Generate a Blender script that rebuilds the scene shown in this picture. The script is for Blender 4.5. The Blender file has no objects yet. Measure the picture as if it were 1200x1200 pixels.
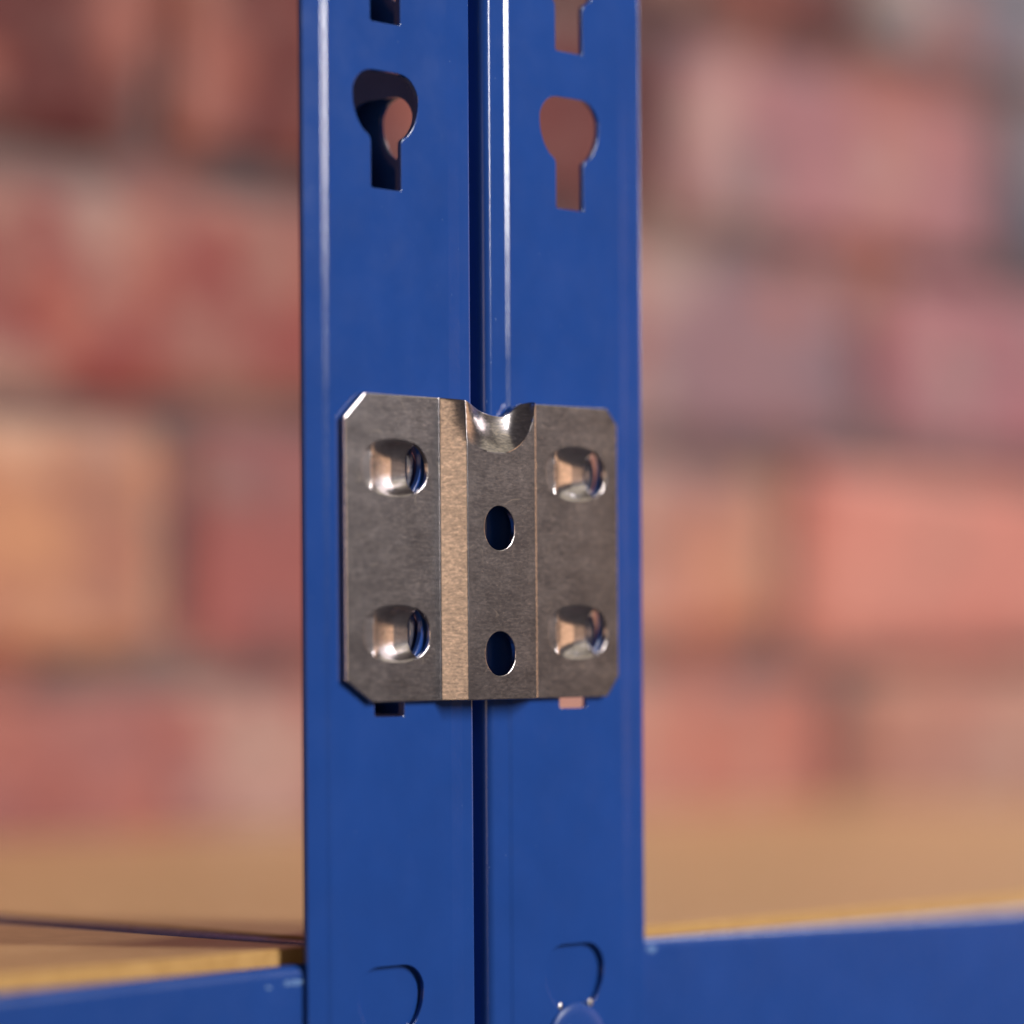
import bpy, bmesh, math, random
from mathutils import Vector, Matrix
from mathutils.geometry import delaunay_2d_cdt

random.seed(7)
S = bpy.context.scene
COL = S.collection
MM = 0.001

# ------------------------------------------------------------------ camera
cam_d = bpy.data.cameras.new('camera')
cam = bpy.data.objects.new('camera', cam_d)
COL.objects.link(cam)
YAW = math.atan2(3750, 4117)
Fw = Vector((math.cos(YAW), math.sin(YAW), 0))
Rt = Vector((math.sin(YAW), -math.cos(YAW), 0))
Up = Vector((0, 0, 1))
ROLL = 0.0065
cx_ = math.cos(ROLL) * Rt - math.sin(ROLL) * Up
cy_ = math.sin(ROLL) * Rt + math.cos(ROLL) * Up
cz_ = -Fw
M = Matrix((cx_, cy_, cz_)).transposed().to_4x4()
M.translation = Vector((-412.254, -403.341, -0.134)) * MM
cam.matrix_world = M
cam_d.sensor_width = 36
cam_d.sensor_fit = 'HORIZONTAL'
cam_d.lens = 36 * 4117 / 1200
cam_d.shift_y = 170 / 1200
cam_d.clip_start = 0.01
cam_d.clip_end = 50
cam_d.dof.use_dof = True
cam_d.dof.focus_distance = 0.590
cam_d.dof.aperture_fstop = 4.9
cam_d.dof.aperture_blades = 0
S.camera = cam

# ------------------------------------------------------------------ world and lamps
W = bpy.data.worlds.new('World')
S.world = W
W.use_nodes = True
W.node_tree.nodes['Background'].inputs['Color'].default_value = (0.95, 0.84, 0.87, 1)
W.node_tree.nodes['Background'].inputs['Strength'].default_value = 0.07


def area(name, az, el, dist, w, h, power, color, target=(20, 0, 20)):
    """area lamp seen from the bracket at azimuth az (0 = straight in front, + = right)"""
    t = Vector(target) * MM
    a, e = math.radians(az), math.radians(el)
    d = Vector((math.sin(a) * math.cos(e), -math.cos(a) * math.cos(e), math.sin(e)))
    L = bpy.data.lights.new(name, 'AREA')
    L.shape = 'RECTANGLE'
    L.size, L.size_y = w, h
    L.energy = power
    L.color = color
    o = bpy.data.objects.new(name, L)
    COL.objects.link(o)
    o.location = t + d * dist
    o.rotation_euler = d.to_track_quat('Z', 'Y').to_euler()
    return o


area('softbox', 27, 24, 1.6, 0.24, 0.84, 28.5, (1.0, 0.965, 0.93))
area('window_light', 97, 28, 1.9, 0.42, 0.64, 14, (1.0, 0.97, 0.95))
area('edge_highlight_lamp', 100.5, 10, 1.85, 0.10, 0.30, 3.0, (0.92, 0.96, 1.0))  # added small lamp, no real window, for the right post's edge highlight
area('warm_tab_fill', 70, 3, 1.9, 0.95, 0.50, 2.1, (1.0, 0.60, 0.34))  # added unseen warm source for the pressed tabs to reflect
area('warm_room_lamp', -44, 2, 2.0, 0.52, 0.50, 2.1, (1.0, 0.70, 0.45))
area('scoop_fill', 70, 40, 1.7, 1.45, 1.1, 2.4, (1.0, 0.90, 0.66))  # added lamp high at the right, gives the scoop its olive reflection

S.view_settings.view_transform = 'Standard'
S.view_settings.look = 'None'
S.view_settings.exposure = 0
S.view_settings.gamma = 1
S.view_settings.use_curve_mapping = False
S.render.engine = 'CYCLES'
S.cycles.use_denoising = True
S.cycles.max_bounces = 8
S.cycles.glossy_bounces = 6


# ------------------------------------------------------------------ helpers
def lin(r, g, b, k=1.0, grey=0.0):
    l = (r + g + b) / 3
    r, g, b = r + (l - r) * grey, g + (l - g) * grey, b + (l - b) * grey

    def f(c):
        c /= 255
        return c / 12.92 if c <= 0.04045 else ((c + 0.055) / 1.055) ** 2.4
    return (min(1, f(r) * k), min(1, f(g) * k), min(1, f(b) * k))


def new_mat(name):
    m = bpy.data.materials.new(name)
    m.use_nodes = True
    nt = m.node_tree
    return m, nt, nt.nodes['Principled BSDF']


def node(nt, typ, **kw):
    n = nt.nodes.new(typ)
    for k, v in kw.items():
        setattr(n, k, v)
    return n


def noise(nt, scale, detail=4, rough=0.55, stretch=(1, 1, 1), src=None):
    tc = node(nt, 'ShaderNodeTexCoord')
    mp = node(nt, 'ShaderNodeMapping')
    mp.inputs['Scale'].default_value = stretch
    n = node(nt, 'ShaderNodeTexNoise')
    n.inputs['Scale'].default_value = scale
    n.inputs['Detail'].default_value = detail
    n.inputs['Roughness'].default_value = rough
    nt.links.new(tc.outputs['Object'], mp.inputs['Vector'])
    nt.links.new(mp.outputs['Vector'], n.inputs['Vector'])
    return n


def ramp(nt, fac, stops):
    r = node(nt, 'ShaderNodeValToRGB')
    el = r.color_ramp.elements
    while len(el) < len(stops):
        el.new(0.5)
    for e, (p, c) in zip(el, stops):
        e.position = p
        e.color = (c, c, c, 1) if isinstance(c, (int, float)) else (*c, 1)
    nt.links.new(fac, r.inputs['Fac'])
    return r


def bump(nt, bsdf, height, strength, dist, prev=None):
    b = node(nt, 'ShaderNodeBump')
    b.inputs['Strength'].default_value = strength
    b.inputs['Distance'].default_value = dist
    nt.links.new(height, b.inputs['Height'])
    if prev:
        nt.links.new(prev.outputs['Normal'], b.inputs['Normal'])
    nt.links.new(b.outputs['Normal'], bsdf.inputs['Normal'])
    return b


# ------------------------------------------------------------------ materials
def make_paint(name, base, ra=0.12, rbb=0.19):
    m, nt, b = new_mat(name)
    n = noise(nt, 60, 5, 0.6)
    r = ramp(nt, n.outputs['Fac'], [(0.3, tuple(c * 0.93 for c in base)), (0.7, tuple(min(1, c * 1.06) for c in base))])
    # tiny pale specks of dust
    v = noise(nt, 900, 2, 0.5)
    sp = ramp(nt, v.outputs['Fac'], [(0.745, 0.0), (0.775, 0.5)])
    mx = node(nt, 'ShaderNodeMix', data_type='RGBA')
    nt.links.new(sp.outputs['Color'], mx.inputs[0])
    nt.links.new(r.outputs['Color'], mx.inputs[6])
    mx.inputs[7].default_value = (0.16, 0.24, 0.5, 1)
    nt.links.new(mx.outputs[2], b.inputs['Base Color'])
    n2 = noise(nt, 130, 4, 0.6)
    rr = ramp(nt, n2.outputs['Fac'], [(0.3, ra), (0.7, rbb)])
    nt.links.new(rr.outputs['Color'], b.inputs['Roughness'])
    n3 = noise(nt, 420, 3, 0.5)
    b0 = bump(nt, b, n3.outputs['Fac'], 0.13, 0.00012)
    n4 = noise(nt, 45, 2, 0.5, (1, 1, 0.6))              # slight waviness of the rolled sheet
    bump(nt, b, n4.outputs['Fac'], 0.12, 0.0010, b0)
    b.inputs['Specular IOR Level'].default_value = 0.5
    return m


PAINT = make_paint('blue_powder_coat', (0.0155, 0.068, 0.312))
BEAM_PAINT = make_paint('blue_beam_coat', (0.016, 0.067, 0.305), 0.24, 0.32)
BEAM_PAINT.node_tree.nodes['Principled BSDF'].inputs['Specular IOR Level'].default_value = 0.25


def make_steel(name, lift, grain):
    """zinc plate: fine mottle, faint rolling streaks, clouding, hairline scratches"""
    m, nt, b = new_mat(name)
    b.inputs['Metallic'].default_value = 1.0

    def mult(col, fac):
        mx = node(nt, 'ShaderNodeMix', data_type='RGBA', blend_type='MULTIPLY')
        mx.inputs[0].default_value = 1
        nt.links.new(col, mx.inputs[6])
        nt.links.new(fac, mx.inputs[7])
        return mx.outputs[2]
    n = noise(nt, 2300, 6, 0.8, (0.42, 0.6, 1.0))
    mid = Vector((0.48, 0.44, 0.45)) * lift
    d = Vector((0.215, 0.185, 0.165)) * grain
    r = ramp(nt, n.outputs['Fac'], [(0.30, tuple(mid - d)), (0.5, tuple(mid)), (0.70, tuple(mid + d * 1.15))])
    n1 = noise(nt, 190, 5, 0.65, (0.6, 0.6, 1.0))
    col = mult(r.outputs['Color'], ramp(nt, n1.outputs['Fac'], [(0.32, 0.92), (0.68, 1.06)]).outputs['Color'])
    ns = noise(nt, 2400, 4, 0.7, (0.16, 0.3, 1.0))
    col = mult(col, ramp(nt, ns.outputs['Fac'], [(0.3, 0.76), (0.7, 1.18)]).outputs['Color'])
    # hairline scratches where two noises meet
    nl = noise(nt, 120, 2, 0.4, (0.7, 0.7, 1.0))
    ln = ramp(nt, nl.outputs['Fac'], [(0.494, 0.0), (0.499, 1.0), (0.501, 1.0), (0.506, 0.0)])
    nm = noise(nt, 210, 2, 0.5)
    mk = ramp(nt, nm.outputs['Fac'], [(0.58, 0.0), (0.66, 0.9)])
    sc = mult(ln.outputs['Color'], mk.outputs['Color'])
    ad = node(nt, 'ShaderNodeMix', data_type='RGBA')
    nt.links.new(sc, ad.inputs[0])
    nt.links.new(col, ad.inputs[6])
    ad.inputs[7].default_value = (0.86, 0.76, 0.68, 1)
    nt.links.new(ad.outputs[2], b.inputs['Base Color'])
    n2 = noise(nt, 230, 5, 0.7, (0.5, 0.5, 1.0))
    rr = ramp(nt, n2.outputs['Fac'], [(0.3, 0.19), (0.7, 0.235)])
    nt.links.new(rr.outputs['Color'], b.inputs['Roughness'])
    n3 = noise(nt, 2600, 3, 0.65, (0.45, 0.6, 1.0))
    b1 = bump(nt, b, n3.outputs['Fac'], 0.055 * grain, 0.00006)
    w = noise(nt, 1900, 4, 0.65, (0.6, 1, 1.2))
    pt = ramp(nt, w.outputs['Fac'], [(0.64, 0.0), (0.78, 1.0)])
    bump(nt, b, pt.outputs['Color'], 0.11 * grain, 0.0001, b1)
    return m


STEEL = make_steel('zinc_plated_steel', 1.0, 1.0)
BURNISHED_BRIGHT = make_steel('zinc_burnished_brightened', 1.35, 0.35)  # smoother pressed zinc, colour also lifted to brighten the tabs' highlights


def make_bare():
    m, nt, b = new_mat('chipped_bare_metal')
    b.inputs['Metallic'].default_value = 1.0
    b.inputs['Base Color'].default_value = (0.75, 0.74, 0.72, 1)
    n = noise(nt, 900, 3)
    rr = ramp(nt, n.outputs['Fac'], [(0.3, 0.2), (0.7, 0.4)])
    nt.links.new(rr.outputs['Color'], b.inputs['Roughness'])
    bump(nt, b, n.outputs['Fac'], 0.4, 0.0002)
    return m


BARE = make_bare()


def make_pale_spot():
    m, nt, b = new_mat('pale_spot_paint')
    n = noise(nt, 900, 4, 0.7)
    r = ramp(nt, n.outputs['Fac'], [(0.40, (0.03, 0.11, 0.40)), (0.62, (0.20, 0.36, 0.62))])
    nt.links.new(r.outputs['Color'], b.inputs['Base Color'])
    b.inputs['Roughness'].default_value = 0.55
    return m


PALE_SPOT = make_pale_spot()


def make_wood(name, lo, hi, rough, spec):
    m, nt, b = new_mat(name)
    n = noise(nt, 220, 6, 0.7)
    r = ramp(nt, n.outputs['Fac'], [(0.3, lo), (0.7, hi)])
    nt.links.new(r.outputs['Color'], b.inputs['Base Color'])
    b.inputs['Roughness'].default_value = rough
    b.inputs['Specular IOR Level'].default_value = spec
    n2 = noise(nt, 500, 4, 0.6)
    bump(nt, b, n2.outputs['Fac'], 0.2, 0.0003)
    return m


WOOD = make_wood('wood_fibre_board', (0.52, 0.31, 0.13), (0.68, 0.43, 0.21), 0.33, 0.6)
SAWN = make_wood('raw_sawn_board_edge', (0.50, 0.275, 0.09), (0.66, 0.395, 0.15), 0.85, 0.2)


def weathered(nt, geo, col, lime=0.5):
    """soot, lime and burnt orange blotches that run over brick and mortar alike"""
    for off, scale, lo, hi, amt, c in ((5.4, 18, 0.54, 0.65, 0.62, (0.15, 0.13, 0.155)), (11.7, 17, 0.535, 0.64, lime, (0.60, 0.44, 0.38)),
                                       (23.3, 21, 0.54, 0.64, 0.62, (0.47, 0.165, 0.125))):
        ad = node(nt, 'ShaderNodeVectorMath', operation='ADD')
        ad.inputs[1].default_value = (off, off * 0.7, off * 1.3)
        nt.links.new(geo.outputs['Position'], ad.inputs[0])
        n = node(nt, 'ShaderNodeTexNoise')
        n.inputs['Scale'].default_value = scale
        n.inputs['Detail'].default_value = 4
        n.inputs['Roughness'].default_value = 0.55
        nt.links.new(ad.outputs[0], n.inputs['Vector'])
        r = ramp(nt, n.outputs['Fac'], [(lo, 0.0), (hi, amt)])
        mx = node(nt, 'ShaderNodeMix', data_type='RGBA')
        nt.links.new(r.outputs['Color'], mx.inputs[0])
        nt.links.new(col, mx.inputs[6])
        mx.inputs[7].default_value = (*c, 1)
        col = mx.outputs[2]
    return col


def make_brick():
    m, nt, b = new_mat('weathered_brick')
    a1 = node(nt, 'ShaderNodeAttribute', attribute_type='OBJECT', attribute_name='tone_a')
    a2 = node(nt, 'ShaderNodeAttribute', attribute_type='OBJECT', attribute_name='tone_b')
    geo = node(nt, 'ShaderNodeNewGeometry')
    n = node(nt, 'ShaderNodeTexNoise')
    n.inputs['Scale'].default_value = 23
    n.inputs['Detail'].default_value = 5
    n.inputs['Roughness'].default_value = 0.6
    nt.links.new(geo.outputs['Position'], n.inputs['Vector'])
    r = ramp(nt, n.outputs['Fac'], [(0.40, 0.0), (0.62, 1.0)])
    mx = node(nt, 'ShaderNodeMix', data_type='RGBA')
    nt.links.new(r.outputs['Color'], mx.inputs[0])
    nt.links.new(a1.outputs['Color'], mx.inputs[6])
    nt.links.new(a2.outputs['Color'], mx.inputs[7])
    # fine grit
    g = node(nt, 'ShaderNodeTexNoise')
    g.inputs['Scale'].default_value = 300
    g.inputs['Detail'].default_value = 4
    nt.links.new(geo.outputs['Position'], g.inputs['Vector'])
    gr = ramp(nt, g.outputs['Fac'], [(0.3, 0.75), (0.7, 1.15)])
    m2 = node(nt, 'ShaderNodeMix', data_type='RGBA', blend_type='MULTIPLY')
    m2.inputs[0].default_value = 1
    nt.links.new(weathered(nt, geo, mx.outputs[2]), m2.inputs[6])
    nt.links.new(gr.outputs['Color'], m2.inputs[7])
    nt.links.new(m2.outputs[2], b.inputs['Base Color'])
    b.inputs['Roughness'].default_value = 0.9
    b.inputs['Specular IOR Level'].default_value = 0.2
    bump(nt, b, g.outputs['Fac'], 0.6, 0.002)
    return m


BRICK = make_brick()


def make_mortar():
    m, nt, b = new_mat('lime_mortar')
    geo = node(nt, 'ShaderNodeNewGeometry')
    n = node(nt, 'ShaderNodeTexNoise')
    n.inputs['Scale'].default_value = 24
    n.inputs['Detail'].default_value = 6
    nt.links.new(geo.outputs['Position'], n.inputs['Vector'])
    r = ramp(nt, n.outputs['Fac'], [(0.35, (0.08, 0.06, 0.068)), (0.5, (0.13, 0.095, 0.10)), (0.65, (0.24, 0.165, 0.15))])
    nt.links.new(weathered(nt, geo, r.outputs['Color'], 0.12), b.inputs['Base Color'])
    b.inputs['Roughness'].default_value = 0.95
    bump(nt, b, n.outputs['Fac'], 0.6, 0.003)
    return m


MORTAR = make_mortar()


# ------------------------------------------------------------------ object helpers
def empty(name, label, cat, loc=(0, 0, 0), group=None):
    o = bpy.data.objects.new(name, None)
    COL.objects.link(o)
    o.empty_display_size = 0.01
    o.location = Vector(loc) * MM
    o['label'] = label
    o['category'] = cat
    o['kind'] = 'thing'
    if group:
        o['group'] = group
    return o


def link(name, mesh, mat, parent=None):
    if not mesh.materials:
        mesh.materials.append(mat)
    o = bpy.data.objects.new(name, mesh)
    COL.objects.link(o)
    if parent:
        o.parent = parent
        o.matrix_parent_inverse = Matrix.Translation(-parent.location)
    return o


def mesh_from(name, verts, faces, smooth=True, sharp=None):
    me = bpy.data.meshes.new(name)
    me.from_pydata([Vector(v) * MM for v in verts], [], faces)
    bm = bmesh.new()
    bm.from_mesh(me)
    bmesh.ops.remove_doubles(bm, verts=bm.verts, dist=1e-7)
    bmesh.ops.dissolve_degenerate(bm, dist=1e-8, edges=bm.edges)
    bm.to_mesh(me)
    bm.free()
    me.update()
    if smooth:
        me.polygons.foreach_set('use_smooth', [True] * len(me.polygons))
        if sharp:
            me.set_sharp_from_angle(angle=math.radians(sharp))
    return me


def weighted(o):
    w = o.modifiers.new('weighted', 'WEIGHTED_NORMAL')
    w.keep_sharp = True
    w.weight = 90


class Path:
    """a polyline in plan (x, y) with filleted corners; maps a run length s to point and outward normal"""

    def __init__(self, pts, radii, steps=6):
        P = [Vector(p) for p in pts]
        out = [(P[0], None)]
        self.knots = []
        pl = [P[0]]
        for i in range(1, len(P) - 1):
            a, b, c = P[i - 1], P[i], P[i + 1]
            d1, d2 = (b - a).normalized(), (c - b).normalized()
            ang = d1.angle_signed(d2)
            r = radii[i - 1]
            t = r * math.tan(abs(ang) / 2)
            p1, p2 = b - d1 * t, b + d2 * t
            sgn = 1 if ang > 0 else -1          # Blender: positive = clockwise
            n1 = Vector((d1.y, -d1.x)) * sgn
            cen = p1 + n1 * r
            n = max(2, steps)
            for k in range(n + 1):
                th = -ang * k / n
                v = p1 - cen
                q = cen + Vector((v.x * math.cos(th) - v.y * math.sin(th), v.x * math.sin(th) + v.y * math.cos(th)))
                pl.append(q)
        pl.append(P[-1])
        self.pl = pl
        self.s = [0.0]
        for a, b in zip(pl, pl[1:]):
            self.s.append(self.s[-1] + (b - a).length)
        self.L = self.s[-1]
        # vertex normals to the right of travel
        seg = [(b - a).normalized() for a, b in zip(pl, pl[1:])]
        self.nv = []
        for i in range(len(pl)):
            d = seg[0] if i == 0 else seg[-1] if i == len(pl) - 1 else (seg[i - 1] + seg[i]).normalized()
            self.nv.append(Vector((d.y, -d.x)))

    def at(self, s):
        s = max(0, min(self.L, s))
        for i in range(len(self.s) - 1):
            if s <= self.s[i + 1] + 1e-9:
                l = self.s[i + 1] - self.s[i]
                t = (s - self.s[i]) / l if l > 1e-9 else 0
                return self.pl[i].lerp(self.pl[i + 1], t), self.nv[i].lerp(self.nv[i + 1], t).normalized()
        return self.pl[-1], self.nv[-1]

    def s_at(self, fn, value, lo=None, hi=None):
        """first s in [lo, hi] where fn(point) crosses value"""
        a = 0 if lo is None else lo
        b = self.L if hi is None else hi
        n = 4000
        prev = fn(self.at(a)[0]) - value
        for k in range(1, n + 1):
            s = a + (b - a) * k / n
            cur = fn(self.at(s)[0]) - value
            if prev * cur <= 0:
                return s
            prev = cur
        return b


def inside(pt, poly):
    x, y = pt
    c = False
    n = len(poly)
    j = n - 1
    for i in range(n):
        xi, yi = poly[i]
        xj, yj = poly[j]
        if (yi > y) != (yj > y) and x < (xj - xi) * (y - yi) / (yj - yi) + xi:
            c = not c
        j = i
    return c


def offset_loop(loop, dists, sign):
    """mitre offset; sign +1 shrinks a counter-clockwise loop"""
    n = len(loop)
    out = []
    for i in range(n):
        p0, p1, p2 = Vector(loop[i - 1]), Vector(loop[i]), Vector(loop[(i + 1) % n])
        d1, d2 = (p1 - p0).normalized(), (p2 - p1).normalized()
        n1, n2 = Vector((-d1.y, d1.x)), Vector((-d2.y, d2.x))
        m = (n1 + n2)
        if m.length < 1e-6:
            m = n1
        m.normalize()
        k = 1 / max(0.35, m.dot(n1))
        out.append(tuple(p1 + m * (dists[i] * k * sign)))
    return out


def sheet(name, outline, holes, mapper, thick, bev, cols=(), extra=(), extra_edges=(), hole_bev=None, sharp=38, out_bev=None):
    """a sheet with holes cut in (s, z), rounded cut edges and real thickness; mapper(s, z, depth) -> xyz.
    outline counter-clockwise, holes counter-clockwise."""
    loops = [(outline, [out_bev or bev] * len(outline), 1)]
    for i, h in enumerate(holes):
        b = hole_bev[i] if hole_bev and hole_bev[i] else [bev] * len(h)
        loops.append((h, b, -1))
    verts, faces, norms = [], [], []

    def newell(ps):
        n = Vector((0, 0, 0))
        for a, b in zip(ps, ps[1:] + ps[:1]):
            n += a.cross(b)
        return n

    def face_layer(depth, flip):
        pts, edges, polys = [], [], []
        for lp, b, sg in loops:
            off = offset_loop(lp, b, sg)
            st = len(pts)
            pts += [Vector(p) for p in off]
            edges += [(st + k, st + (k + 1) % len(off)) for k in range(len(off))]
            polys.append(off)
        zs = [p[1] for p in polys[0]]
        for s in cols:
            st = len(pts)
            pts += [Vector((s, min(zs))), Vector((s, max(zs)))]
            edges.append((st, st + 1))
        st = len(pts)
        pts += [Vector(p) for p in extra]
        edges += [(st + a, st + b) for a, b in extra_edges]
        vo, eo, fo, *_ = delaunay_2d_cdt(pts, edges, [], 0, 1e-5)
        base = len(verts)
        for v in vo:
            verts.append(Vector(mapper(v.x, v.y, depth)))
        h = 0.02
        for f in fo:
            c = sum((vo[i] for i in f), Vector((0, 0))) / len(f)
            if not inside(c, polys[0]) or any(inside(c, q) for q in polys[1:]):
                continue
            ff = [base + i for i in f]
            g = newell([verts[i] for i in ff])
            cn = []
            for i in f:                      # smooth normals from the formed shape itself, creases kept
                q = vo[i].lerp(c, 0.06)
                du = Vector(mapper(q.x + h, q.y, depth)) - Vector(mapper(q.x - h, q.y, depth))
                dv = Vector(mapper(q.x, q.y + h, depth)) - Vector(mapper(q.x, q.y - h, depth))
                n = du.cross(dv).normalized()
                if n.dot(g) < 0:
                    n = -n
                cn.append(n)
            faces.append(ff)
            norms.append(cn)

    face_layer(0, False)
    face_layer(thick, True)
    # rounded cut edges
    prof = []
    K = 3
    for k in range(K + 1):
        a = math.pi / 2 * k / K
        prof.append((1 - math.sin(a), 1 - math.cos(a)))      # (share of offset left, share of depth)
    for lp, b, sg in loops:
        rows = []
        for (o, d) in prof:
            q = offset_loop(lp, [x * o for x in b], sg)
            rows.append([mapper(p[0], p[1], max(x, 0.0) * d) for p, x in zip(q, b)])
        for (o, d) in reversed(prof):
            q = offset_loop(lp, [x * o for x in b], sg)
            rows.append([mapper(p[0], p[1], thick - max(x, 0.0) * d) for p, x in zip(q, b)])
        n = len(lp)
        st = len(verts)
        for r in rows:
            verts.extend(Vector(v) for v in r)
        for r in range(len(rows) - 1):
            for k in range(n):
                a0, a1 = st + r * n + k, st + r * n + (k + 1) % n
                b0, b1 = a0 + n, a1 + n
                ff = [a0, b0, b1, a1] if sg > 0 else [a0, a1, b1, b0]
                g = newell([verts[i] for i in ff])
                if g.length < 1e-7:
                    continue
                faces.append(ff)
                norms.append([g.normalized()] * 4)
    me = bpy.data.meshes.new(name)
    me.from_pydata([v * MM for v in verts], [], faces)
    me.polygons.foreach_set('use_smooth', [True] * len(me.polygons))
    me.normals_split_custom_set([n for cn in norms for n in cn])
    me.update()
    return me


def round_poly(pts, radii, steps=5):
    n = len(pts)
    out = []
    for i in range(n):
        a, b, c = Vector(pts[i - 1]), Vector(pts[i]), Vector(pts[(i + 1) % n])
        r = radii[i]
        if r <= 0:
            out.append(tuple(b))
            continue
        d1, d2 = (a - b).normalized(), (c - b).normalized()
        ang = d1.angle(d2)
        t = r / math.tan(ang / 2)
        p1, p2 = b + d1 * t, b + d2 * t
        cen = b + (d1 + d2).normalized() * (r / math.sin(ang / 2))
        v1, v2 = p1 - cen, p2 - cen
        a1 = math.atan2(v1.y, v1.x)
        da = math.atan2(v1.x * v2.y - v1.y * v2.x, v1.dot(v2))
        for k in range(steps + 1):
            th = a1 + da * k / steps
            out.append((cen.x + r * math.cos(th), cen.y + r * math.sin(th)))
    return out


def keyhole(sc, zb):
    """round head with a flat top over a narrow slot, counter-clockwise; zb = slot bottom"""
    zc = zb + 15.0
    R, hw, ft = 7.65, 3.5, 4.35
    pts = []
    pts += [(sc - hw, zb), (sc + hw, zb)]
    rad = [0.5, 0.5]
    a0 = -math.acos((hw + 1.5) / R)
    a1 = math.radians(9)
    half = []
    p0, p2 = Vector((hw, -R * 0.96)), Vector((R * math.cos(a0), R * math.sin(a0)))
    p1 = Vector((hw, -R * 0.84))
    for k in range(6):                       # soft neck
        t = k / 5
        half.append(p0 * (1 - t) ** 2 + p1 * 2 * t * (1 - t) + p2 * t * t)
    for k in range(1, 15):
        a = a0 + (a1 - a0) * k / 14
        half.append(Vector((R * math.cos(a), R * math.sin(a))))
    q0, q1, q2 = half[-1], Vector((6.3, ft)), Vector((2.7, ft))
    for k in range(1, 9):                    # soft shoulder up to the flat top
        t = k / 8
        half.append(q0 * (1 - t) ** 2 + q1 * 2 * t * (1 - t) + q2 * t * t)
    pts += [(sc + p.x, zc + p.y) for p in half] + [(sc - p.x, zc + p.y) for p in reversed(half)]
    rad += [0] * (2 * len(half))
    return round_poly(pts, rad, 4)


# ================================================================== STRUCTURE: the brick wall
YW = 375.0
wall = empty('brick_wall', 'blurred old red brick wall with grey mortar joints behind the blue shelving', 'wall', (500, YW, -320))
ROWS = []
z = -2 - 74 * 4
k = 0
J_FIX = {146: [60, 289.6, 520, 731.8, 957], 72: [-35, 190, 415, 640.7, 862],
         -2: [70, 295, 482, 593.5, 815], -76: [-47, 178, 403, 628, 853], 220: [-40, 185, 410, 640, 865]}
while z < 440:
    base = J_FIX.get(z)
    if base is None:
        o = random.uniform(-20, 20) + (112 if k % 2 else 0)
        base = [o + 225 * i for i in range(0, 4)]
    js = list(base)
    while js[0] > -650:
        js.insert(0, js[0] - 225)
    while js[-1] < 1500:
        js.append(js[-1] + 225)
    ROWS.append((z, js))
    z += 74
    k += 1

KB = 1.04
TONES = {  # (row bottom, joint to the brick's left rounded): its two tones as it looks, upper rows darkened for the light's falloff
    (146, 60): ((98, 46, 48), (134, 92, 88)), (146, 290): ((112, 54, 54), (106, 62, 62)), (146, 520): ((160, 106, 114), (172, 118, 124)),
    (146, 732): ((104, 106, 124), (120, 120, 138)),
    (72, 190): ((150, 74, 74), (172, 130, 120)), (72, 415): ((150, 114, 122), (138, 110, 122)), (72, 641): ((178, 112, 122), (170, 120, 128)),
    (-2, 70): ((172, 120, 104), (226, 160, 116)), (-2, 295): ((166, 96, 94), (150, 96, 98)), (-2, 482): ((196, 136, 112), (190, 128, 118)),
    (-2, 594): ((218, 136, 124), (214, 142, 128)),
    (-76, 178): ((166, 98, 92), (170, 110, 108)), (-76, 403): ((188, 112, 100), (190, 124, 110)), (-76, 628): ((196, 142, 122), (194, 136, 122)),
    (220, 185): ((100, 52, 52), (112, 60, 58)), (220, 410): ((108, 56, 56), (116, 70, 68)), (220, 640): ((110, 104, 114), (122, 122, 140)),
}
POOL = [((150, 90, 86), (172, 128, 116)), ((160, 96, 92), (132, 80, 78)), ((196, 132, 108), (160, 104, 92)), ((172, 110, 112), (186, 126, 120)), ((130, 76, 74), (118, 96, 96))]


def brick_mesh(length, height, depth, rnd):
    bm = bmesh.new()
    bmesh.ops.create_cube(bm, size=1)
    for v in bm.verts:
        v.co = Vector((v.co.x * length, v.co.y * depth, v.co.z * height))
        v.co += Vector((rnd.uniform(-2.5, 2.5), rnd.uniform(-1.5, 1.5), rnd.uniform(-2.5, 2.5)))
    bmesh.ops.bevel(bm, geom=list(bm.edges), offset=rnd.uniform(4, 8), segments=1, affect='EDGES')
    for v in bm.verts:
        v.co += Vector((rnd.uniform(-2.5, 2.5), rnd.uniform(-1, 1), rnd.uniform(-2.5, 2.5)))
    for v in bm.verts:
        v.co *= MM
    me = bpy.data.meshes.new('brick')
    bm.to_mesh(me)
    bm.free()
    return me


rb = random.Random(3)
for (z, js) in ROWS:
    for a, b in zip(js, js[1:]):
        me = brick_mesh(b - a - 11, 64, 60, rb)
        o = link('brick', me, BRICK)
        o.parent = wall
        o.location = (Vector(((a + b) / 2, YW + 30 + rb.uniform(-1.5, 1.5), z + 37)) - Vector((500, YW, -320))) * MM
        o.rotation_euler = (rb.uniform(-.01, .01), rb.uniform(-.008, .008), rb.uniform(-.012, .012))
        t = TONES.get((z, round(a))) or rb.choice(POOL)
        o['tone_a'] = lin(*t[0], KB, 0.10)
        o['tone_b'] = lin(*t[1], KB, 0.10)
zt = ROWS[-1][0] + 74
zb = ROWS[0][0]
x0, x1 = -640, 1490
vs = [(x, y, zz) for x in (x0, x1) for y in (YW + 8, YW + 90) for zz in (zb, zt)]
mo = mesh_from('mortar', vs, [(0, 1, 3, 2), (4, 6, 7, 5), (0, 4, 5, 1), (2, 3, 7, 6), (0, 2, 6, 4), (1, 5, 7, 3)], False)
link('mortar', mo, MORTAR, wall)


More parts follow.
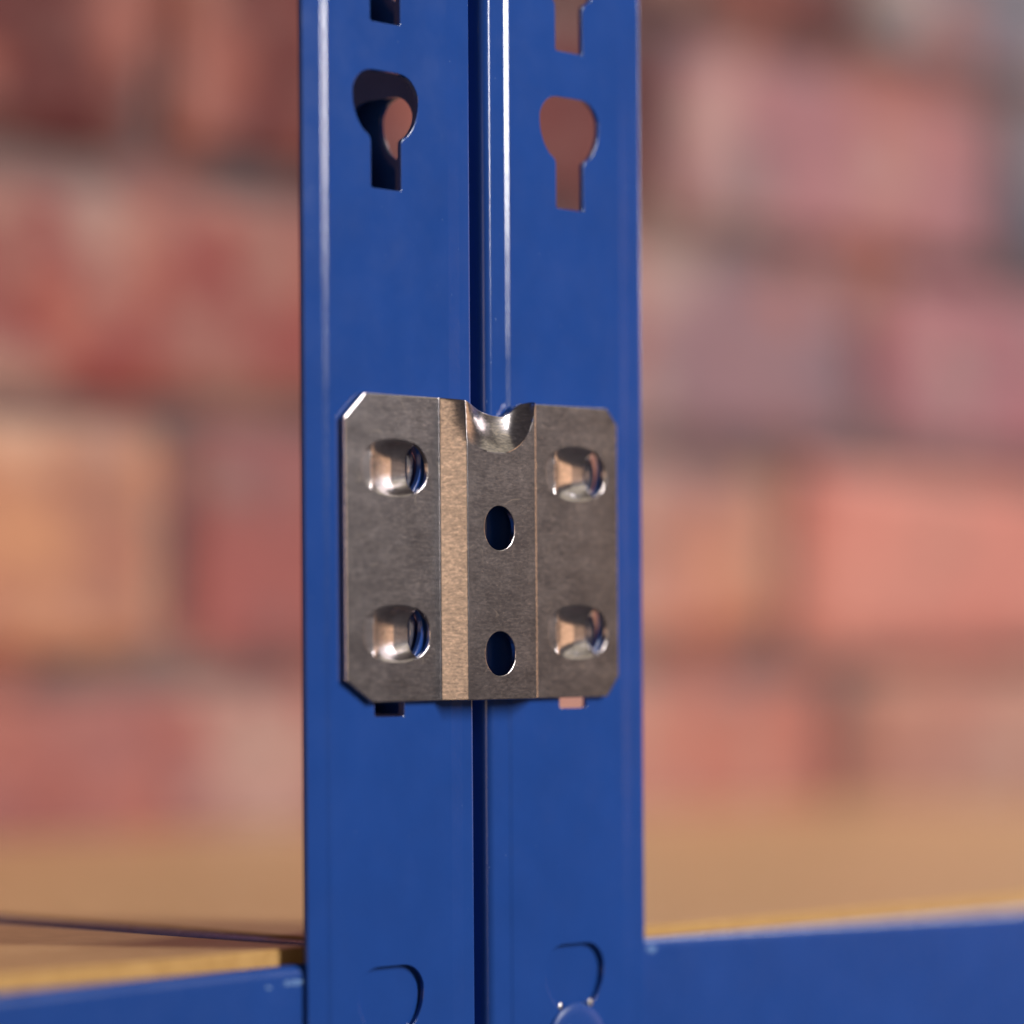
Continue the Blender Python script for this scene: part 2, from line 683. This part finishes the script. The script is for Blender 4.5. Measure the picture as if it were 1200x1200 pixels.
# ================================================================== shelf boards
def board(name, label, plan, zt, th, tilt=0.0, pivot=0.0):
    r = 0.25
    verts, faces = [], []
    loops = [offset_loop(plan, [r] * len(plan), 1), plan, plan, offset_loop(plan, [r] * len(plan), 1)]
    zz = [zt, zt - r, zt - th + r, zt - th]
    n = len(plan)
    for lp, h in zip(loops, zz):
        verts += [(p[0], p[1], h + (p[0] - pivot) * tilt) for p in lp]
    for i in range(3):
        for k in range(n):
            a, b = i * n + k, i * n + (k + 1) % n
            faces.append((a, a + n, b + n, b))
    faces.append(tuple(range(n)))
    faces.append(tuple(reversed(range(3 * n, 4 * n))))
    me = mesh_from(name, verts, faces, False)
    me.materials.append(WOOD)
    me.materials.append(SAWN)
    for p in me.polygons:
        p.material_index = 0 if abs(p.normal.z) > 0.9 else 1
    o = link(name, me, WOOD)
    o['label'] = label
    o['category'] = 'shelf board'
    o['kind'] = 'thing'
    o['group'] = 'wooden shelf boards'
    return o


board('shelf_board', 'wooden shelf board at lower left of the posts, ending at the dark joint line',
      [(-420, 4.6), (-13, 4.6), (-13, 366), (-420, 366)], -46.8, 9.5)
TILT = -0.0145
board('shelf_board', 'wooden shelf board on the right beam, its far corner running behind the posts',
      [(12.3, 4.6), (19.4, 4.6), (19.4, 40.3), (27.6, 40.3), (27.6, 4.6), (620, 4.6), (620, 366), (12.3, 366)], -48.6, 9, TILT * 0.6, 60)


# ================================================================== beams
def beam(name, label, xa, xb, ztop, tilt, pivot, rivets, pale_spots, plate):
    e = empty(name, label, 'shelf beam', ((xa + xb) / 2, 1.2, ztop - 40), 'blue front beams under the shelf boards')
    # section in (y, z): front face, rolled top, ledge under the board
    R = 1.7
    sec = [(0, -40)]
    for k in range(9):
        a = math.pi - math.pi * k / 8
        sec.append((R + R * math.cos(a), -R + R * math.sin(a)))
    sec += [(2 * R, -8.8), (22, -8.8), (22, -10), (2 * R - 1.2, -10), (2 * R - 1.2, -R - 1), (1.2, -R - 1), (1.2, -40)]
    xs = [xa + 0.3, xb - 0.3]
    verts, faces = [], []
    n = len(sec)
    for x in xs:
        verts += [(x, 1.2 + p[0], ztop + p[1] + (x - pivot) * tilt) for p in sec]
    for k in range(n):
        k2 = (k + 1) % n
        faces.append((k, k2, n + k2, n + k))
    faces.append(tuple(reversed(range(n))))
    faces.append(tuple(range(n, 2 * n)))
    me = mesh_from('beam_body', verts, faces, True, 40)
    bm = bmesh.new(); bm.from_mesh(me); bmesh.ops.recalc_face_normals(bm, faces=bm.faces); bm.to_mesh(me); bm.free()
    o = link('beam_body', me, BEAM_PAINT, e)
    weighted(o)
    px0, px1 = plate
    w = [(px0, 1.0), (px1, 1.0), (px1, 1.15), (px0, 1.15)]
    verts = [(x, y, zz) for zz in (ztop - 38, ztop + 4.5) for x, y in w]
    me = mesh_from('end_plate', verts, [(0, 3, 2, 1), (4, 5, 6, 7), (0, 1, 5, 4), (1, 2, 6, 5), (2, 3, 7, 6), (3, 0, 4, 7)], False)
    link('end_plate', me, PAINT, e)
    for (x, z) in rivets:
        verts, faces = [], []
        prof = [(0, -0.72), (3.5, -0.71), (6.2, -0.66), (7.3, -0.55), (7.9, -0.36), (8.1, -0.15), (8.0, -0.02), (7.6, 0.0), (3.2, 0.0), (3.2, 1.3)]
        N = 32
        for (r, y) in prof:
            for k in range(N):
                a = 2 * math.pi * k / N
                verts.append((x + r * math.cos(a), y, z + r * math.sin(a)))
        for i in range(len(prof) - 1):
            for k in range(N):
                a0, a1 = i * N + k, i * N + (k + 1) % N
                faces.append((a0, a1, a1 + N, a0 + N))
        me = mesh_from('rivet', verts, faces, True, 50)
        bm = bmesh.new(); bm.from_mesh(me); bmesh.ops.recalc_face_normals(bm, faces=bm.faces); bm.to_mesh(me); bm.free()
        link('rivet', me, BEAM_PAINT, e)
    for (x, z, w, h, seed) in pale_spots:  # irregular pale blue patches on the beam's front face
        rr = random.Random(seed)
        N = 18
        verts = [(x, 1.14, z)]
        for k in range(N):
            a = 2 * math.pi * k / N
            q = rr.uniform(0.6, 1.0)
            verts.append((x + w * q * math.cos(a), 1.185, z + h * q * math.sin(a)))
        me = mesh_from('pale_spot', verts, [(0, k + 1, (k + 1) % N + 1) for k in range(N)], True)
        bm = bmesh.new(); bm.from_mesh(me)
        for f in bm.faces:
            if f.normal.y > 0:
                f.normal_flip()
        bm.to_mesh(me); bm.free()
        link('pale_spot', me, PALE_SPOT, e)
    return e


beam('shelf_beam', 'blue shelf beam at lower left, running out from the left post', -420, 19.5, -49.3, 0.0, 0,
     [(0.55, -69.3)], [(-20.6, -52.0, 3.0, 0.6, 1), (-26.0, -52.4, 0.8, 0.35, 4)], (-16, 19))
beam('shelf_beam', 'blue shelf beam at lower right, running out from the right post', 27.4, 620, -50.5, TILT, 66,
     [(46.3, -68.4)], [(68.3, -52.4, 1.6, 0.9, 2)], (28, 63))

e = empty('shelf_beam', 'dark blue side rail, a thin dark line between the shelf boards at left', 'shelf rail', (9.5, 185, -85))
rail_pts = [(6.2, -84), (6.2, -49.2), (6.7, -48.7), (11.6, -48.7), (12.1, -49.2), (12.1, -84)]
vs = [(x, y, z) for y in (5.2, 365) for x, z in rail_pts]
n = len(rail_pts)
me = mesh_from('rail_body', vs, [(k, (k + 1) % n, n + (k + 1) % n, n + k) for k in range(n)] + [tuple(range(n)), tuple(reversed(range(n, 2 * n)))], False)
link('rail_body', me, BEAM_PAINT, e)

# ================================================================== posts
TP = 0.9
MID = 23.45


def post(label, mirror, dz):
    name = 'shelf_post'
    free, crease_a, crease_b, corner = (-18.75, -13.6, 16.75, 22.55) if mirror else (-18.2, -13.5, 16.6, 21.25)
    st = 0.22
    low_a, low_b = (0.10, st) if mirror else (st, 0.14)      # the strip beside a fold stands back a little
    pts = [(free - 0.15, low_a + 1.7), (free, low_a + 0.06), (crease_a - (1.5 if mirror else 0.55), low_a), (crease_a + (1.2 if mirror else 0.55), 0),
           (crease_b - (0.55 if mirror else 1.3), 0), (crease_b + (0.55 if mirror else 1.6), low_b), (corner, low_b + 0.06),
           (corner, 34.0), (corner - st, 35.2), (corner - st - 0.1, 39.6)]
    if not mirror:
        pts = [(free, low_a + 0.10)] + pts[2:]
    P = Path(pts, [0.8, 8, 8, 1.6, 1.6, 2.0, 1.6, 1.6] if mirror else [1.6, 1.6, 8, 8, 0.75, 1.6, 1.6], 8)
    s_front = P.s_at(lambda p: p.x, 0.62)
    s_side = P.s_at(lambda p: p.y, 16.8 if mirror else 20.6, s_front + 25)
    ZA, ZB = -330.0, 420.0
    zl = [104.1 + dz]
    bottoms = []
    for base in (-9.8, 76.8 + 0.15, -9.8 - 87.6, 76.8 + 86.8, -9.8 + 0.0):
        pass
    pairs = [-9.8, 76.8, 163.4, 250.0, -97.4, -184.0]
    for b in pairs:
        bottoms += [b + dz, b + 27.3 + dz]
    holes = []
    for b in bottoms:
        holes.append(keyhole(s_front, b))
        holes.append(keyhole(s_side, b))
    # third pair from the top of the picture sits a touch lower than the pitch
    cols = P.s[1:-1]
    up = [(s, ZA) for s in [0] + cols + [P.L]]
    dn = [(s, ZB) for s in reversed([0] + cols + [P.L])]

    def mp(s, z, d):
        p, n = P.at(s)
        q = p - n * d
        x = 2 * MID - q.x if mirror else q.x
        return (x, q.y, z)
    me = sheet('post_body', up + dn, holes, mp, TP, 0.14, cols=cols)
    e = empty(name, label, 'shelving post', (MID, 0, ZA), 'two blue uprights side by side')
    link('post_body', me, PAINT, e)
    # paint chips at the keyhole neck, bare metal put in for bright glints
    xk = 2 * MID - 0.62 if mirror else 0.62
    rr = random.Random(11 + mirror)
    for sgn in (-1, 1):
        px, pz = xk + sgn * 3.95, -97.4 + 27.3 + dz + 8.75
        vs = [(px, -0.16, pz)]
        for k in range(10):
            a = 2 * math.pi * k / 10
            q = rr.uniform(0.5, 0.9) * (0.9 if sgn < 0 else 1.15)
            vs.append((px + q * math.cos(a) * 0.8, -0.02, pz + q * math.sin(a)))
        link('glint_chip', mesh_from('glint_chip', vs, [(0, (k + 1) % 10 + 1, k + 1) for k in range(10)], True), BARE, e)
    return e


post('left blue steel shelving upright, dark inside its keyhole slots', False, 0.0)
post('right blue steel shelving upright, red brick showing through its keyhole slots', True, 0.75)

# ================================================================== the tie bracket
TB = 0.9
YF = -1.15      # front of the flanges
HAT = 3.05
XL, XR = -10.45, 57.1
PB = Path([(XL, YF), (11.75, YF), (15.2, YF - HAT), (32.3, YF - HAT), (35.6, YF), (XR, YF)], [0.5, 0.3, 0.6, 0.45], 8)
ZT, ZL = 43.15, -7.3
s15 = PB.s_at(lambda p: p.x, 15.9)
SC = (23.3, 43.15, 14.5, 8.9, 8.9)      # scoop centre x, z, radius


def s_of_x(x):
    return PB.s_at(lambda p: p.x, x)


sx0 = s_of_x(20.0)


def sx(x):          # on the flat front of the hat
    return sx0 + (x - 20.0)


def smooth(a, b, x):
    t = max(0, min(1, (x - a) / (b - a)))
    return t * t * (3 - 2 * t)


def bracket_map(s, z, d):
    p, n = PB.at(s)
    x, y = p.x, p.y
    g = 0
    dx, dz_ = x - SC[0], SC[1] - z
    rho = math.hypot(dx / (SC[2] if dx < 0 else SC[3]), dz_ / SC[4])
    yy, zz = y, z
    if rho < 1:
        zb_ = SC[4] * math.sqrt(max(0, 1 - (dx / (SC[2] if dx < 0 else SC[3])) ** 2))
        lean = 0.64 * max(0, zb_ - dz_) * smooth(13.2, 26.8, x)
        gap = YF - y + 0.45 * smooth(17, 22, x) * smooth(34, 30, x)
        if gap > 0.01:
            yy = y + gap * math.tanh(lean / gap)
        sk = smooth(11.6, 26.8, x) * (1 - smooth(27.4, 32.1, x))
        zz = z - 2.5 * sk * max(0, 1 - dz_ / SC[4])
    q = Vector((x, yy)) - Vector((n.x, n.y)) * d
    # the plate hangs turned by a hair
    r = 0.004
    return (q.x + (zz - 18) * -0.002, q.y, zz + (q.x - 23) * r)


def circle(cx, cz, r, n=40):
    return [(cx + r * math.cos(2 * math.pi * k / n), cz + r * math.sin(2 * math.pi * k / n)) for k in range(n)]


TAB_A, TAB_B, TAB_N = 7.75, 4.75, 2.35


def tab_half(x, a=TAB_A, b=TAB_B):
    u = min(1.0, abs(x) / a)
    return b * (1 - u ** TAB_N) ** (1 / TAB_N)


TABS = [(1.1, 31.15), (1.4, 3.95), (46.1, 31.5), (46.3, 4.1)]
holes, hb = [], []
for z in (21.55, 0.45):
    holes.append(circle(sx(23.1), z, 3.72))
    hb.append(None)
for (x, z) in TABS:
    s = s_of_x(x)
    lp, b = [], []
    n = 64
    for k in range(n):
        a = 2 * math.pi * (k + 0.5) / n
        ca, sa = math.cos(a), math.sin(a)
        px = TAB_A * math.copysign(abs(ca) ** (2 / TAB_N), ca)
        pz = TAB_B * math.copysign(abs(sa) ** (2 / TAB_N), sa)
        lp.append((s + px, z + pz))
        b.append(0.12 * smooth(3.6, 5.2, px) if px > 0 else 0.07 * smooth(-5.0, -6.0, px) if px < -5 else 0.0)
    holes.append(lp)
    hb.append(b)
cols = [s for s in PB.s[1:-1]]
sA, sB, sC_, sD = 0.0, PB.L, 0, 0
bot = [(5.9, ZL)] + [(s, ZL) for s in cols] + [(PB.L - 3.0, ZL), (PB.L, ZL + 3.5)]
top_s = sorted(set([round(s, 5) for s in cols] + [round(sx(15.6 + 0.45 * k), 5) for k in range(36) if 15.6 + 0.45 * k < 31.7]))
top = [(PB.L, ZT - 2.7), (PB.L - 2.6, ZT)] + [(s, ZT) for s in reversed(top_s)] + [(4.6, ZT), (0, ZT - 4.1)]
outline = bot + top + [(0, ZL + 3.6)]
extra, ee = [], []
for ri in range(1, 16):
    rho = ri / 13 if ri < 13 else (0.985, 1.0, 1.018)[ri - 13]
    n = max(8, int(86 * rho + 6))
    st = len(extra)
    ring = []
    for k in range(n + 1):
        a = math.pi + math.pi * k / n
        px, pz = SC[0] + (SC[2] if math.cos(a) < 0 else SC[3]) * rho * math.cos(a), SC[1] + SC[4] * rho * math.sin(a)
        if pz < ZT - 0.35:
            if px > 11.9:
                ring.append((sx(px) if px > 16 else s_of_x(px), pz))
    extra += ring
    if ri == 14:
        ee += [(st + k, st + k + 1) for k in range(len(ring) - 1)]
for c in cols:
    if PB.at(c)[0].x < 17:
        extra += [(c, 32.5 + 0.5 * k) for k in range(21)]
me = sheet('plate', outline, holes, bracket_map, TB, 0.13, cols=cols, extra=extra, extra_edges=ee, hole_bev=hb, out_bev=0.19)
bracket = empty('tie_bracket', 'zinc plated steel joining bracket with four pressed tabs clipped across both blue posts', 'bracket', (23, -1, -7))
link('plate', me, STEEL, bracket)


def tab_mesh(xc, zc):
    D = 2.25
    xl, xr = -5.3, 4.7
    ends = TAB_A - 0.13
    NX, NV = 84, 44
    xs = [-ends + 2 * ends * (0.5 - 0.5 * math.cos(math.pi * i / NX)) for i in range(NX + 1)]
    xs = sorted(set([round(x, 4) for x in xs] + [xl, xr, xl + 0.12, xr + 0.15]))

    def trace(u):           # depth across the strip: steeper at the left fold, easing off
        if u < 6.2:
            return 0.385 * u - 0.0165 * u * u
        return 0.385 * 6.2 - 0.0165 * 38.44 + 0.045 * (u - 6.2)

    def depth(x, z):
        q = min(1, abs(z) / max(1e-4, tab_half(x)))
        r = (1 - q ** 3.3) ** 1.3 if q < 1 else 0
        left = 0.22
        if x < xl:
            return left * (1 - 0.6 * smooth(2.4, 3.9, abs(z)))
        strip = (left + trace(x - xl)) * r
        lens = (D + 0.15) * (1 - 0.75 * smooth(2.6, 4.2, abs(z)))
        w = smooth(xr - 0.1, xr + 0.45, x)
        return strip * (1 - w) + lens * w
    verts, faces = [], []
    nv = NV + 1
    for dd in (0, TB):
        for x in xs:
            k = smooth(3.4, 5.0, x) if x > 0 else smooth(-4.9, -6.0, x)
            h = tab_half(x) * (1 - k) + tab_half(x, TAB_A - 0.13, TAB_B - 0.10) * k
            for j in range(nv):
                z = -h + 2 * h * j / NV
                d = depth(x, z)
                p = bracket_map(s_of_x_fast(xc + x), zc + z, 0)
                verts.append((p[0], p[1] + d + dd, p[2]))
    n = len(xs)
    off = n * nv
    for i in range(n - 1):
        for j in range(NV):
            a = i * nv + j
            faces.append((a, a + nv, a + nv + 1, a + 1))
            b = a + off
            faces.append((b, b + 1, b + nv + 1, b + nv))
    for i in range(n - 1):
        for j in (0, NV):
            a, b = i * nv + j, (i + 1) * nv + j
            f = (a, a + off, b + off, b)
            faces.append(f)
    me = mesh_from('locking_tab', verts, faces, True, 42)
    bm = bmesh.new(); bm.from_mesh(me); bmesh.ops.recalc_face_normals(bm, faces=bm.faces); bm.to_mesh(me); bm.free()
    return me


sL, sRr = s_of_x(1.0), s_of_x(46.0)


def s_of_x_fast(x):
    return sL + (x - 1.0) if x < 20 else sRr + (x - 46.0)


for (x, z) in TABS:
    link('locking_tab', tab_mesh(x, z), BURNISHED_BRIGHT, bracket)
